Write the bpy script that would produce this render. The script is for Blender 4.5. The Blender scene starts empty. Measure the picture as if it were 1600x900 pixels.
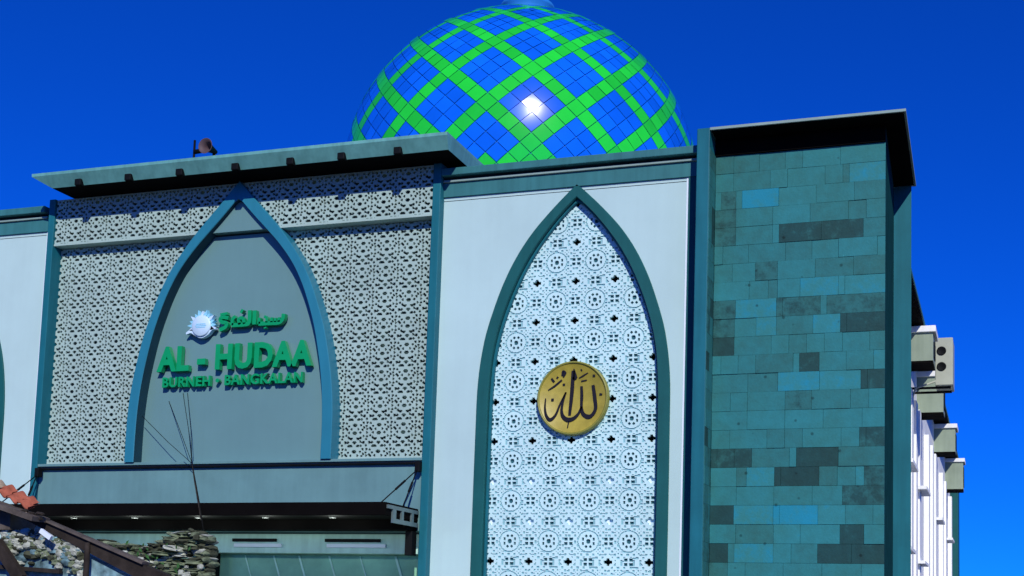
import bpy, bmesh, math, random
from math import sin, cos, pi, radians
from mathutils import Vector, Matrix
random.seed(7)
scene = bpy.context.scene
COL = scene.collection

# ------------------------------------------------------------------ camera
R = ((0.95157, 0.30628, 0.02666), (-0.00550, 0.10367, -0.99460), (-0.30739, 0.94628, 0.10034))
F, PX, PY = 2008.0, 920.4, 784.1
CAM = (0.0, -20.0, 1.7)

def at(x, y, Y):
    """world point on the plane at depth Y for a measured photo point"""
    a, b = (x - PX) / F, (y - PY) / F
    d = [R[0][i] * a + R[1][i] * b + R[2][i] for i in range(3)]
    t = (Y - CAM[1]) / d[1]
    return (CAM[0] + t * d[0], Y, CAM[2] + t * d[2])

cam = bpy.data.cameras.new('camera')
cam.sensor_width = 36.0
cam.lens = F / 1600 * 36
cam.shift_x = (800 - PX) / 1600
cam.shift_y = (PY - 450) / 1600
cam.clip_end = 5000
co = bpy.data.objects.new('camera', cam)
COL.objects.link(co)
right, down, fwd = Vector(R[0]), Vector(R[1]), Vector(R[2])
m3 = Matrix((right, -down, -fwd)).transposed()
co.matrix_world = Matrix.Translation(CAM) @ m3.to_4x4()
scene.camera = co

# ------------------------------------------------------------------ materials
def mat(name, base, rough=0.6, var=0.08, scale=3.0, spec=0.4, metal=0.0, bump=0.0, bscale=40.0, streak=0.0, coat=0.0):
    m = bpy.data.materials.new(name)
    m.use_nodes = True
    nt = m.node_tree
    N, L = nt.nodes, nt.links
    b = N['Principled BSDF']
    b.inputs['Roughness'].default_value = rough
    b.inputs['Metallic'].default_value = metal
    b.inputs['Specular IOR Level'].default_value = spec
    b.inputs['Coat Weight'].default_value = coat
    tc = N.new('ShaderNodeTexCoord')
    no = N.new('ShaderNodeTexNoise')
    no.inputs['Scale'].default_value = scale
    no.inputs['Detail'].default_value = 6
    no.inputs['Roughness'].default_value = 0.65
    L.new(tc.outputs['Object'], no.inputs['Vector'])
    rp = N.new('ShaderNodeValToRGB')
    rp.color_ramp.elements[0].position = 0.3
    rp.color_ramp.elements[1].position = 0.7
    rp.color_ramp.elements[0].color = [c * (1 - var) for c in base] + [1]
    rp.color_ramp.elements[1].color = [min(1, c * (1 + var)) for c in base] + [1]
    L.new(no.outputs['Fac'], rp.inputs['Fac'])
    out = rp.outputs['Color']
    if streak:
        mp = N.new('ShaderNodeMapping')
        mp.inputs['Scale'].default_value = (2.2, 2.2, 0.14)
        L.new(tc.outputs['Object'], mp.inputs['Vector'])
        n2 = N.new('ShaderNodeTexNoise')
        n2.inputs['Scale'].default_value = 4
        n2.inputs['Detail'].default_value = 5
        L.new(mp.outputs['Vector'], n2.inputs['Vector'])
        r2 = N.new('ShaderNodeValToRGB')
        r2.color_ramp.elements[0].position = 0.35
        r2.color_ramp.elements[0].color = (1 - streak, 1 - streak * 0.9, 1 - streak * 0.9, 1)
        r2.color_ramp.elements[1].position = 0.6
        r2.color_ramp.elements[1].color = (1, 1, 1, 1)
        L.new(n2.outputs['Fac'], r2.inputs['Fac'])
        mx = N.new('ShaderNodeMix')
        mx.data_type = 'RGBA'
        mx.blend_type = 'MULTIPLY'
        mx.inputs[0].default_value = 1
        L.new(out, mx.inputs[6])
        L.new(r2.outputs['Color'], mx.inputs[7])
        out = mx.outputs[2]
    L.new(out, b.inputs['Base Color'])
    if bump:
        n3 = N.new('ShaderNodeTexNoise')
        n3.inputs['Scale'].default_value = bscale
        n3.inputs['Detail'].default_value = 4
        L.new(tc.outputs['Object'], n3.inputs['Vector'])
        bp = N.new('ShaderNodeBump')
        bp.inputs['Strength'].default_value = bump
        bp.inputs['Distance'].default_value = 0.01
        L.new(n3.outputs['Fac'], bp.inputs['Height'])
        L.new(bp.outputs['Normal'], b.inputs['Normal'])
    return m

M = {}
M['wall'] = mat('pale_blue_render', (0.465, 0.66, 0.655), 0.75, 0.06, 0.45, 0.25, bump=0.15, bscale=60, streak=0.018)
M['trim'] = mat('white_edge_paint', (0.74, 0.85, 0.93), 0.65, 0.03, 2, 0.3)
M['side'] = mat('white_side_render', (0.90, 0.92, 0.88), 0.7, 0.05, 1.2, 0.3, bump=0.15, streak=0.08)
M['teal'] = mat('teal_paint', (0.012, 0.145, 0.190), 0.5, 0.10, 1.5, 0.18, bump=0.1, streak=0.14)
M['matte_teal'] = mat('matte_dark_teal', (0.010, 0.060, 0.062), 1.0, 0.2, 3, 0.0, bump=0.2)
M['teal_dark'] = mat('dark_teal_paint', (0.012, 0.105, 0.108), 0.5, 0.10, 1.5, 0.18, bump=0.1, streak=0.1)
M['reveal'] = mat('shade_toned_reveal', (0.011, 0.050, 0.072), 0.6, 0.15, 2, 0.2)  # shade inside the portal arch, put into a darker colour than the frame
M['teal_blue'] = mat('blue_teal_panel', (0.022, 0.20, 0.29), 0.4, 0.07, 1.2, 0.5, streak=0.06)
M['cornice'] = mat('grey_green_paint', (0.042, 0.185, 0.20), 0.55, 0.13, 1.4, 0.2, bump=0.1, streak=0.16)
M['fascia'] = mat('grey_green_fascia', (0.135, 0.375, 0.355), 0.5, 0.16, 1.4, 0.4, bump=0.1, streak=0.2)
M['molding'] = mat('pale_molding', (0.25, 0.36, 0.33), 0.6, 0.1, 3, 0.3)
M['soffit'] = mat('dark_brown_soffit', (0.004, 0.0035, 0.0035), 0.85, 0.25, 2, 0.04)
M['black'] = mat('black_steel', (0.005, 0.006, 0.007), 0.6, 0.2, 3, 0.1)
M['screen'] = mat('grc_screen', (0.36, 0.50, 0.46), 0.8, 0.10, 1.8, 0.2, bump=0.25, bscale=90)
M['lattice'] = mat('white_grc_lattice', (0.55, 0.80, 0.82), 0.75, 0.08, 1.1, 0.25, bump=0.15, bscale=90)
M['lattice_back'] = mat('lattice_recess_shade', (0.25, 0.48, 0.53), 0.8, 0.12, 1.6, 0.2)  # relief floors toned darker than the lattice face, shade put into the colour
M['lattice_deep'] = mat('deep_recess_shade', (0.030, 0.115, 0.145), 0.8, 0.15, 2, 0.1)  # deeper floors darker still, painting the shade of the openings
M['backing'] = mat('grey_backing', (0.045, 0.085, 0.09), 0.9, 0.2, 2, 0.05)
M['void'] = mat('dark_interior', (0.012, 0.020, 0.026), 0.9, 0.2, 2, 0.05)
M['panel'] = mat('blue_grey_panel', (0.135, 0.272, 0.275), 0.4, 0.07, 0.4, 0.45, streak=0.02)
M['beam'] = mat('pale_blue_beam', (0.130, 0.275, 0.285), 0.6, 0.12, 0.9, 0.3, bump=0.1, streak=0.07)
M['green_letter'] = mat('green_acrylic', (0.003, 0.32, 0.105), 0.35, 0.08, 4, 0.5)
M['sun_white'] = mat('white_acrylic', (0.58, 0.78, 0.95), 0.35, 0.05, 4, 0.5)
M['sun_ray'] = mat('sky_blue_acrylic', (0.28, 0.66, 0.84), 0.35, 0.05, 4, 0.5)
M['gold'] = mat('gold_leaf', (0.40, 0.33, 0.045), 0.45, 0.20, 5, 0.5, bump=0.1, bscale=30)
M['gold_rim'] = mat('gold_rim', (0.24, 0.24, 0.04), 0.4, 0.15, 5, 0.5)
M['ink'] = mat('black_calligraphy', (0.012, 0.009, 0.008), 0.4, 0.1, 4, 0.4)
M['dome_blue'] = mat('blue_enamel', (0.004, 0.145, 0.90), 0.15, 0.09, 0.9, 0.5, coat=0.3)
M['dome_green'] = mat('green_enamel', (0.018, 0.66, 0.036), 0.15, 0.09, 0.9, 0.5, coat=0.3)
for q in ('dome_blue', 'dome_green'):                       # each panel a little lighter or darker, faint dust runs
    nt_ = M[q].node_tree
    b_ = nt_.nodes['Principled BSDF']
    a_ = nt_.nodes.new('ShaderNodeAttribute')
    a_.attribute_name = 'tone'
    r_ = nt_.nodes.new('ShaderNodeMapRange')
    r_.inputs['To Min'].default_value = 0.74
    r_.inputs['To Max'].default_value = 1.10
    nt_.links.new(a_.outputs['Fac'], r_.inputs['Value'])
    x_ = nt_.nodes.new('ShaderNodeMix')
    x_.data_type = 'RGBA'
    x_.blend_type = 'MULTIPLY'
    x_.inputs[0].default_value = 1
    src = b_.inputs['Base Color'].links[0].from_socket
    nt_.links.new(src, x_.inputs[6])
    nt_.links.new(r_.outputs['Result'], x_.inputs[7])
    nt_.links.new(x_.outputs[2], b_.inputs['Base Color'])
M['dome_seam'] = mat('dome_joint', (0.010, 0.18, 0.48), 0.5, 0.1, 2, 0.3)
M['cyan'] = mat('finial_blue', (0.02, 0.22, 0.62), 0.7, 0.08, 2, 0.2)
M['olive'] = mat('grey_olive_paint', (0.27, 0.34, 0.25), 0.6, 0.12, 1.5, 0.3, streak=0.1)
M['ac'] = mat('beige_metal', (0.40, 0.43, 0.33), 0.5, 0.08, 3, 0.4)
M['metal'] = mat('galvanised_steel', (0.15, 0.215, 0.215), 0.4, 0.15, 4, 0.5, metal=0.4)
M['glass'] = mat('green_tinted_glass', (0.26, 0.55, 0.36), 0.22, 0.30, 0.8, 0.5)
M['glass_reflection'] = mat('painted_reflection', (0.45, 0.75, 0.62), 0.3, 0.2, 2, 0.5)
M['lintel'] = mat('pale_teal_lintel', (0.46, 0.74, 0.66), 0.55, 0.12, 1.6, 0.35, streak=0.15)
M['lamp'] = mat('white_lamp_rim', (0.07, 0.07, 0.07), 0.5, 0.03, 3, 0.5)
M['lamp_on'] = mat('lit_lens', (0.10, 0.10, 0.095), 0.4, 0.02, 3, 0.5)
M['lamp_on'].node_tree.nodes['Principled BSDF'].inputs['Emission Color'].default_value = (0.9, 1.0, 0.95, 1)
M['lamp_on'].node_tree.nodes['Principled BSDF'].inputs['Emission Strength'].default_value = 0.08
M['old_plaster'] = mat('brown_weathered_board', (0.10, 0.085, 0.075), 0.9, 0.4, 5, 0.1, bump=0.4)
M['tile'] = mat('terracotta', (0.33, 0.095, 0.055), 0.85, 0.35, 9, 0.2, bump=0.4, bscale=30)
M['tile_old'] = mat('weathered_terracotta', (0.30, 0.24, 0.17), 0.85, 0.5, 8, 0.15, bump=0.5, bscale=30)
M['wood'] = mat('dark_old_wood', (0.030, 0.024, 0.020), 0.85, 0.4, 6, 0.15, bump=0.4)
M['plaster'] = mat('stained_plaster', (0.20, 0.34, 0.38), 0.9, 0.75, 4, 0.1, bump=0.8, bscale=14, streak=0.45)
M['crumb'] = mat('crumbled_mortar', (0.37, 0.40, 0.34), 0.9, 0.6, 7, 0.1, bump=0.8, bscale=25)
M['rubble'] = mat('mossy_stone', (0.145, 0.18, 0.11), 0.9, 0.75, 5, 0.1, bump=0.7, bscale=25)
M['rubble_dark'] = mat('dark_mossy_stone', (0.055, 0.062, 0.040), 0.9, 0.6, 5, 0.1, bump=0.7, bscale=25)
M['leaf'] = mat('weed_leaf', (0.05, 0.15, 0.04), 0.6, 0.4, 8, 0.3)
M['ground'] = mat('asphalt', (0.05, 0.05, 0.05), 0.9, 0.25, 1.5, 0.2, bump=0.3)
M['paving'] = mat('bounce_paving', (0.48, 0.48, 0.44), 0.85, 0.12, 1.0, 0.2, bump=0.2)
M['kerb'] = mat('kerb_concrete', (0.32, 0.32, 0.31), 0.85, 0.12, 2, 0.2)
M['horn_in'] = mat('horn_throat', (0.085, 0.055, 0.065), 0.6, 0.1, 4, 0.3)

def stone_material():
    m = bpy.data.materials.new('split_andesite_tiles')
    m.use_nodes = True
    nt = m.node_tree
    N, L = nt.nodes, nt.links
    b = N['Principled BSDF']
    b.inputs['Roughness'].default_value = 0.62
    b.inputs['Specular IOR Level'].default_value = 0.14
    at_ = N.new('ShaderNodeAttribute')
    at_.attribute_name = 'tone'
    r = N.new('ShaderNodeValToRGB')
    e = r.color_ramp.elements
    e[0].position = 0.0
    e[0].color = (0.014, 0.056, 0.057, 1)
    e[1].position = 1.0
    e[1].color = (0.014, 0.24, 0.36, 1)
    for p, c in ((0.18, (0.016, 0.072, 0.074, 1)), (0.32, (0.026, 0.138, 0.140, 1)), (0.6, (0.027, 0.186, 0.200, 1)), (0.8, (0.029, 0.215, 0.240, 1))):
        q = e.new(p)
        q.color = c
    tc = N.new('ShaderNodeTexCoord')
    no = N.new('ShaderNodeTexNoise')
    no.inputs['Scale'].default_value = 5
    no.inputs['Detail'].default_value = 8
    no.inputs['Roughness'].default_value = 0.7
    L.new(tc.outputs['Object'], no.inputs['Vector'])
    ma = N.new('ShaderNodeMath')
    ma.operation = 'MULTIPLY_ADD'
    ma.inputs[1].default_value = 0.8
    ma.inputs[2].default_value = -0.40
    L.new(no.outputs['Fac'], ma.inputs[0])
    ad = N.new('ShaderNodeMath')
    ad.operation = 'ADD'
    ad.use_clamp = True
    L.new(at_.outputs['Fac'], ad.inputs[0])
    L.new(ma.outputs[0], ad.inputs[1])
    L.new(ad.outputs[0], r.inputs['Fac'])
    vo = N.new('ShaderNodeTexVoronoi')
    vo.inputs['Scale'].default_value = 3.1
    L.new(tc.outputs['Object'], vo.inputs['Vector'])
    vr = N.new('ShaderNodeValToRGB')
    vr.color_ramp.elements[0].position = 0.05
    vr.color_ramp.elements[0].color = (0.35, 0.35, 0.35, 1)
    vr.color_ramp.elements[1].position = 0.10
    vr.color_ramp.elements[1].color = (1, 1, 1, 1)
    L.new(vo.outputs['Distance'], vr.inputs['Fac'])
    mx = N.new('ShaderNodeMix')
    mx.data_type = 'RGBA'
    mx.blend_type = 'MULTIPLY'
    mx.inputs[0].default_value = 0.8
    L.new(r.outputs['Color'], mx.inputs[6])
    L.new(vr.outputs['Color'], mx.inputs[7])
    n5 = N.new('ShaderNodeTexNoise')
    n5.inputs['Scale'].default_value = 1.1
    n5.inputs['Detail'].default_value = 3
    L.new(tc.outputs['Object'], n5.inputs['Vector'])
    r5 = N.new('ShaderNodeValToRGB')
    r5.color_ramp.elements[0].position = 0.38
    r5.color_ramp.elements[0].color = (1.05, 0.93, 0.87, 1)
    r5.color_ramp.elements[1].position = 0.6
    r5.color_ramp.elements[1].color = (1, 1, 1, 1)
    L.new(n5.outputs['Fac'], r5.inputs['Fac'])
    m2 = N.new('ShaderNodeMix')
    m2.data_type = 'RGBA'
    m2.blend_type = 'MULTIPLY'
    m2.inputs[0].default_value = 1
    L.new(mx.outputs[2], m2.inputs[6])
    L.new(r5.outputs['Color'], m2.inputs[7])
    L.new(m2.outputs[2], b.inputs['Base Color'])
    bp = N.new('ShaderNodeBump')
    bp.inputs['Strength'].default_value = 0.35
    bp.inputs['Distance'].default_value = 0.01
    n4 = N.new('ShaderNodeTexNoise')
    n4.inputs['Scale'].default_value = 28
    n4.inputs['Detail'].default_value = 6
    L.new(tc.outputs['Object'], n4.inputs['Vector'])
    L.new(n4.outputs['Fac'], bp.inputs['Height'])
    L.new(bp.outputs['Normal'], b.inputs['Normal'])
    return m
M['stone'] = stone_material()

# ------------------------------------------------------------------ object helpers
ORIGIN = {}

def tag(o, label=None, cat=None, group=None, kind=None):
    if label: o['label'] = label
    if cat: o['category'] = cat
    if group: o['group'] = group
    if kind: o['kind'] = kind
    return o

def empty(name, loc, label, cat, group=None):
    o = bpy.data.objects.new(name, None)
    o.empty_display_size = 0.3
    COL.objects.link(o)
    o.location = loc
    ORIGIN[o] = Vector(loc)
    return tag(o, label, cat, group)

class MB:
    """collects faces; build() links them as one mesh object"""
    def __init__(self):
        self.v, self.f, self.mi, self.sm, self.tone = [], [], [], [], []

    def add(self, vs, fs, mi=0, smooth=False, tone=0.5):
        k = len(self.v)
        self.v.extend([tuple(p) for p in vs])
        for f in fs:
            self.f.append([i + k for i in f])
            self.mi.append(mi)
            self.sm.append(smooth)
            self.tone.append(tone)
        return self

    def box(self, x0, x1, y0, y1, z0, z1, mi=0, tone=0.5, bev=0.0):
        if bev:
            return self.bevbox(x0, x1, y0, y1, z0, z1, bev, mi, tone)
        vs = [(x, y, z) for z in (z0, z1) for y in (y0, y1) for x in (x0, x1)]
        return self.add(vs, [(0, 2, 3, 1), (4, 5, 7, 6), (0, 1, 5, 4), (2, 6, 7, 3), (0, 4, 6, 2), (1, 3, 7, 5)], mi, False, tone)

    def bevbox(self, x0, x1, y0, y1, z0, z1, b, mi=0, tone=0.5):
        bm = bmesh.new()
        bmesh.ops.create_cube(bm, size=1)
        for v in bm.verts:
            v.co = Vector(((x0 + x1) / 2 + v.co.x * (x1 - x0), (y0 + y1) / 2 + v.co.y * (y1 - y0), (z0 + z1) / 2 + v.co.z * (z1 - z0)))
        bmesh.ops.bevel(bm, geom=bm.edges[:], offset=b, segments=2, affect='EDGES', profile=0.5)
        bm.verts.index_update()
        self.add([v.co[:] for v in bm.verts], [[v.index for v in f.verts] for f in bm.faces], mi, False, tone)
        bm.free()
        return self

    def prism(self, pts, z0, z1, mi=0):
        """plan polygon (counter-clockwise) between two heights"""
        n = len(pts)
        vs = [(x, y, z0) for x, y in pts] + [(x, y, z1) for x, y in pts]
        fs = [list(range(n - 1, -1, -1)), list(range(n, 2 * n))] + [[i, (i + 1) % n, n + (i + 1) % n, n + i] for i in range(n)]
        return self.add(vs, fs, mi)

    def slab(self, pts, y0, y1, mi=0):
        """elevation polygon (x, z), extruded from y0 (front) to y1"""
        n = len(pts)
        vs = [(x, y0, z) for x, z in pts] + [(x, y1, z) for x, z in pts]
        fs = [list(range(n)), list(range(2 * n - 1, n - 1, -1))] + [[i, n + i, n + (i + 1) % n, (i + 1) % n] for i in range(n)]
        return self.add(vs, fs, mi)

    def tube(self, path, r, seg=8, mi=0, smooth=True, cap=True):
        P = [Vector(p) for p in path]
        rs = r if isinstance(r, (list, tuple)) else [r] * len(P)
        vs, fs = [], []
        for i, p in enumerate(P):
            d = (P[min(i + 1, len(P) - 1)] - P[max(i - 1, 0)]).normalized()
            a = d.orthogonal().normalized() if i == 0 else (a - d * a.dot(d)).normalized()
            b = d.cross(a)
            vs += [p + (a * cos(2 * pi * k / seg) + b * sin(2 * pi * k / seg)) * rs[i] for k in range(seg)]
        for i in range(len(P) - 1):
            for k in range(seg):
                fs.append((i * seg + k, i * seg + (k + 1) % seg, (i + 1) * seg + (k + 1) % seg, (i + 1) * seg + k))
        if cap:
            fs.append(list(range(seg - 1, -1, -1)))
            fs.append([(len(P) - 1) * seg + k for k in range(seg)])
        return self.add(vs, fs, mi, smooth)

    def lathe(self, prof, c, seg=48, mi=0, axis='z'):
        vs, fs = [], []
        for r, h in prof:
            for k in range(seg):
                t = 2 * pi * k / seg
                if axis == 'z': vs.append((c[0] + r * cos(t), c[1] + r * sin(t), c[2] + h))
                else: vs.append((c[0] + r * cos(t), c[1] + h, c[2] + r * sin(t)))
        for i in range(len(prof) - 1):
            for k in range(seg):
                q = (i * seg + k, i * seg + (k + 1) % seg, (i + 1) * seg + (k + 1) % seg, (i + 1) * seg + k)
                fs.append(q if axis == 'z' else q[::-1])
        return self.add(vs, fs, mi, True)

    def build(self, name, mats, parent=None, fix=False):
        if not isinstance(mats, (list, tuple)): mats = [mats]
        if parent is not None:
            root = parent
            while root.parent: root = root.parent
            org = ORIGIN[root]
        else:
            xs, ys, zs = zip(*self.v)
            org = Vector(((min(xs) + max(xs)) / 2, (min(ys) + max(ys)) / 2, min(zs)))
        me = bpy.data.meshes.new(name)
        me.from_pydata([tuple(Vector(p) - org) for p in self.v], [], self.f)
        for m in mats: me.materials.append(m)
        me.polygons.foreach_set('material_index', self.mi)
        me.polygons.foreach_set('use_smooth', self.sm)
        if any(t != 0.5 for t in self.tone):
            a = me.attributes.new('tone', 'FLOAT', 'FACE')
            a.data.foreach_set('value', self.tone)
        if fix:
            bm = bmesh.new()
            bm.from_mesh(me)
            bmesh.ops.recalc_face_normals(bm, faces=bm.faces[:])
            bm.to_mesh(me)
            bm.free()
        me.update()
        o = bpy.data.objects.new(name, me)
        COL.objects.link(o)
        if parent is not None: o.parent = parent
        else:
            o.location = org
            ORIGIN[o] = org
        return o

def interp(tab, z):
    if z <= tab[0][0]: return tab[0][1]
    for (a, p), (b, q) in zip(tab, tab[1:]):
        if z <= b: return p + (q - p) * (z - a) / (b - a)
    return tab[-1][1]

def smooth_profile(tab, step=0.06):
    """resample an arch profile [(z, half width)] with a monotone cubic"""
    n = len(tab)
    d = [(tab[i + 1][1] - tab[i][1]) / (tab[i + 1][0] - tab[i][0]) for i in range(n - 1)]
    m = [d[0]] + [(d[i - 1] + d[i]) / 2 for i in range(1, n - 1)] + [d[-1]]
    out = []
    for i in range(n - 1):
        z0, w0 = tab[i]
        z1, w1 = tab[i + 1]
        h = z1 - z0
        k = max(1, int(round(h / step))) if i else max(1, int(h / 0.8))
        for j in range(k):
            t = j / k
            out.append((z0 + h * t, max(0, (2 * t**3 - 3 * t**2 + 1) * w0 + (t**3 - 2 * t**2 + t) * h * m[i] + (-2 * t**3 + 3 * t**2) * w1 + (t**3 - t**2) * h * m[i + 1])))
    out.append(tab[-1])
    return out

def outline(c, prof):
    """closed list of points of an arch line, left foot -> apex -> right foot"""
    L = [(c - w, z) for z, w in prof]
    Rr = [(c + w, z) for z, w in reversed(prof[:-1])]
    return L + Rr

def arch_frame(name, c, po, pi_, y0, y1, material, parent):
    """band between an outer and an inner arch line, with thickness y0..y1"""
    n = 90
    def resample(prof):
        pts = outline(c, prof)
        ds = [0]
        for a, b in zip(pts, pts[1:]): ds.append(ds[-1] + math.dist(a, b))
        half = len(pts) // 2
        res = []
        for seg, (i0, i1) in enumerate(((0, half), (half, len(pts) - 1))):
            for k in range(n + (1 if seg else 0)):
                t = ds[i0] + (ds[i1] - ds[i0]) * k / n
                j = i0
                while j < i1 - 1 and ds[j + 1] < t: j += 1
                u = (t - ds[j]) / max(1e-9, ds[j + 1] - ds[j])
                res.append((pts[j][0] + (pts[j + 1][0] - pts[j][0]) * u, pts[j][1] + (pts[j + 1][1] - pts[j][1]) * u))
        return res
    o, i = resample(po), resample(pi_)
    b = 0.012
    mb = MB()
    rings = []
    for k in range(len(o)):
        (ox, oz), (ix, iz) = o[k], i[k]
        dx, dz = ix - ox, iz - oz
        l = math.hypot(dx, dz)
        dx, dz = dx / l * b, dz / l * b
        rings.append([(ox, y1, oz), (ox, y0 + b, oz), (ox + dx, y0, oz + dz), (ix - dx, y0, iz - dz), (ix, y0 + b, iz), (ix, y1, iz)])
    vs = [p for r in rings for p in r]
    fs = []
    for k in range(len(rings) - 1):
        for j in range(5):
            a = k * 6 + j
            fs.append((a, a + 1, a + 7, a + 6))
    mb.add(vs, fs, 0, False)
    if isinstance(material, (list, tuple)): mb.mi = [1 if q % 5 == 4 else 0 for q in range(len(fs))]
    return mb.build(name, material, parent, fix=True)

def arch_wall(mb, x0, x1, z0, z1, c, prof, y0, y1):
    """wall slab with an arched opening"""
    lev = [(z0, prof[0][1])] + [p for p in prof if z0 < p[0] < z1]
    for (za, wa), (zb, wb) in zip(lev, lev[1:]):
        mb.slab([(x0, za), (c - wa, za), (c - wb, zb), (x0, zb)], y0, y1)
        mb.slab([(c + wa, za), (x1, za), (x1, zb), (c + wb, zb)], y0, y1)
    mb.box(x0, x1, y0, y1, lev[-1][0], z1)

def bitmap_mesh(mb, lev, x0, z0, cw, ch, yf, depths, mats):
    """relief from a level map: level 0 = front face, k = recessed by depths[k], -1 = nothing / through"""
    H, W = len(lev), len(lev[0])
    V, Fc, MI = [], [], []
    def quad(a, b, c, d, mi):
        k = len(V)
        V.extend((a, b, c, d))
        Fc.append((k, k + 1, k + 2, k + 3))
        MI.append(mi)
    thick = max(depths) + 0.03
    def dep(l): return thick if l < 0 else depths[l]
    done = [[False] * W for _ in range(H)]
    for j in range(H):
        row = lev[j]
        i = 0
        while i < W:
            l = row[i]
            if l < 0 or done[j][i]:
                i += 1
                continue
            k = i
            while k < W and row[k] == l and not done[j][k]: k += 1
            h = j + 1
            while h < H and all(lev[h][q] == l and not done[h][q] for q in range(i, k)): h += 1
            for q in range(j, h):
                dr = done[q]
                for s in range(i, k): dr[s] = True
            y = yf + depths[l]
            quad((x0 + i * cw, y, z0 + j * ch), (x0 + k * cw, y, z0 + j * ch), (x0 + k * cw, y, z0 + h * ch), (x0 + i * cw, y, z0 + h * ch), mats[l])
            i = k
    for j in range(H):
        for i in range(W):
            a = lev[j][i]
            if i + 1 < W:
                b = lev[j][i + 1]
                if a != b:
                    ya, yb = yf + dep(a), yf + dep(b)
                    x = x0 + (i + 1) * cw
                    lo, hi = min(ya, yb), max(ya, yb)
                    q = ((x, lo, z0 + j * ch), (x, hi, z0 + j * ch), (x, hi, z0 + (j + 1) * ch), (x, lo, z0 + (j + 1) * ch))
                    quad(*(q if ya < yb else q[::-1]), 0)
            if j + 1 < H:
                b = lev[j + 1][i]
                if a != b:
                    ya, yb = yf + dep(a), yf + dep(b)
                    z = z0 + (j + 1) * ch
                    lo, hi = min(ya, yb), max(ya, yb)
                    q = ((x0 + i * cw, lo, z), (x0 + (i + 1) * cw, lo, z), (x0 + (i + 1) * cw, hi, z), (x0 + i * cw, hi, z))
                    quad(*(q if ya < yb else q[::-1]), 0)
    k = len(mb.v)
    mb.v.extend(V)
    mb.f.extend([[q + k for q in f] for f in Fc])
    mb.mi.extend(MI)
    mb.sm.extend([False] * len(Fc))
    mb.tone.extend([0.5] * len(Fc))

def ribbon(mb, pts, widths, y0, y1, mi=0):
    """calligraphic stroke: a poly-line with changing width, extruded; pts in (x, z)"""
    P = []
    n = len(pts)
    W = widths if isinstance(widths, (list, tuple)) else [widths] * n
    for i in range(n - 1):                                   # Catmull-Rom
        p0, p1, p2, p3 = pts[max(i - 1, 0)], pts[i], pts[i + 1], pts[min(i + 2, n - 1)]
        k = 6 if n > 2 else 1
        for s in range(k):
            t = s / k
            P.append(tuple(0.5 * (2 * p1[q] + (p2[q] - p0[q]) * t + (2 * p0[q] - 5 * p1[q] + 4 * p2[q] - p3[q]) * t * t + (3 * p1[q] - p0[q] - 3 * p2[q] + p3[q]) * t**3) for q in (0, 1)) + (W[i] + (W[i + 1] - W[i]) * t,))
    P.append(tuple(pts[-1]) + (W[-1],))
    L, Rr = [], []
    for i, (x, z, w) in enumerate(P):
        a, b = P[max(i - 1, 0)], P[min(i + 1, len(P) - 1)]
        dx, dz = b[0] - a[0], b[1] - a[1]
        l = math.hypot(dx, dz) or 1
        nx, nz = -dz / l * w / 2, dx / l * w / 2
        L.append((x + nx, z + nz))
        Rr.append((x - nx, z - nz))
    n = len(P)
    vs = [(x, y0, z) for x, z in L] + [(x, y0, z) for x, z in Rr] + [(x, y1, z) for x, z in L] + [(x, y1, z) for x, z in Rr]
    fs = []
    for i in range(n - 1):
        fs += [(i, n + i, n + i + 1, i + 1), (i, i + 1, 2 * n + i + 1, 2 * n + i), (n + i + 1, n + i, 3 * n + i, 3 * n + i + 1)]
    fs += [(0, 2 * n, 3 * n, n), (n - 1, 2 * n - 1, 4 * n - 1, 3 * n - 1)]
    mb.add(vs, fs, mi)

# ------------------------------------------------------------------ measurements (metres; facade plane is y = 0)
PC = -13.36                                   # axis of the portal arch
WC = -6.855                                   # axis of the white block's arch
WL = -20.20                                   # its twin on the far side of the portal
portal_out = smooth_profile([(4.587, 2.15), (5.0, 2.15), (5.5, 2.14), (6.0, 2.09), (6.6, 1.98), (7.0, 1.88), (7.4, 1.74), (7.77, 1.59), (8.16, 1.39), (8.55, 1.12), (8.8, .92), (9.06, .68), (9.34, .41), (9.78, 0)])
portal_in = smooth_profile([(4.587, 1.91), (5.0, 1.91), (5.5, 1.895), (6.0, 1.85), (6.6, 1.745), (7.0, 1.65), (7.4, 1.52), (7.77, 1.37), (8.16, 1.155), (8.55, .85), (8.83, .58), (9.1, .31), (9.43, 0)])
white_out = smooth_profile([(0, 1.70), (5.1, 1.70), (5.82, 1.69), (6.26, 1.65), (6.71, 1.57), (7.1, 1.455), (7.58, 1.28), (8.05, 1.045), (8.45, .77), (8.8, .455), (9.08, .17), (9.235, 0)])
white_in = smooth_profile([(0, 1.50), (5.1, 1.50), (5.76, 1.49), (6.3, 1.45), (6.72, 1.37), (7.1, 1.255), (7.45, 1.12), (7.8, .955), (8.16, .74), (8.58, .42), (8.8, .22), (9.01, 0)])
white_mid = [(z, w - 0.1) for z, w in white_out if w > 0.11] + [(9.12, 0)]

mosque = empty('mosque', (-11, 8, 0), 'blue and white mosque with a lattice dome, a stone clad tower and pointed arches', 'mosque')

# ------------------------------------------------------------------ building body, hidden parts simple
b = MB()
b.box(-25.6, -2.26, 6.0, 36.0, 0, 8.5)
b.box(-25.6, -17.8, 0.9, 5.99, 0, 8.9)
b.box(-9.2, -2.26, 0.9, 5.99, 0, 8.9)
b.box(-17.79, -9.21, 3.2, 5.99, 0, 8.89)
b.build('main_hall', M['side'], mosque)

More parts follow.
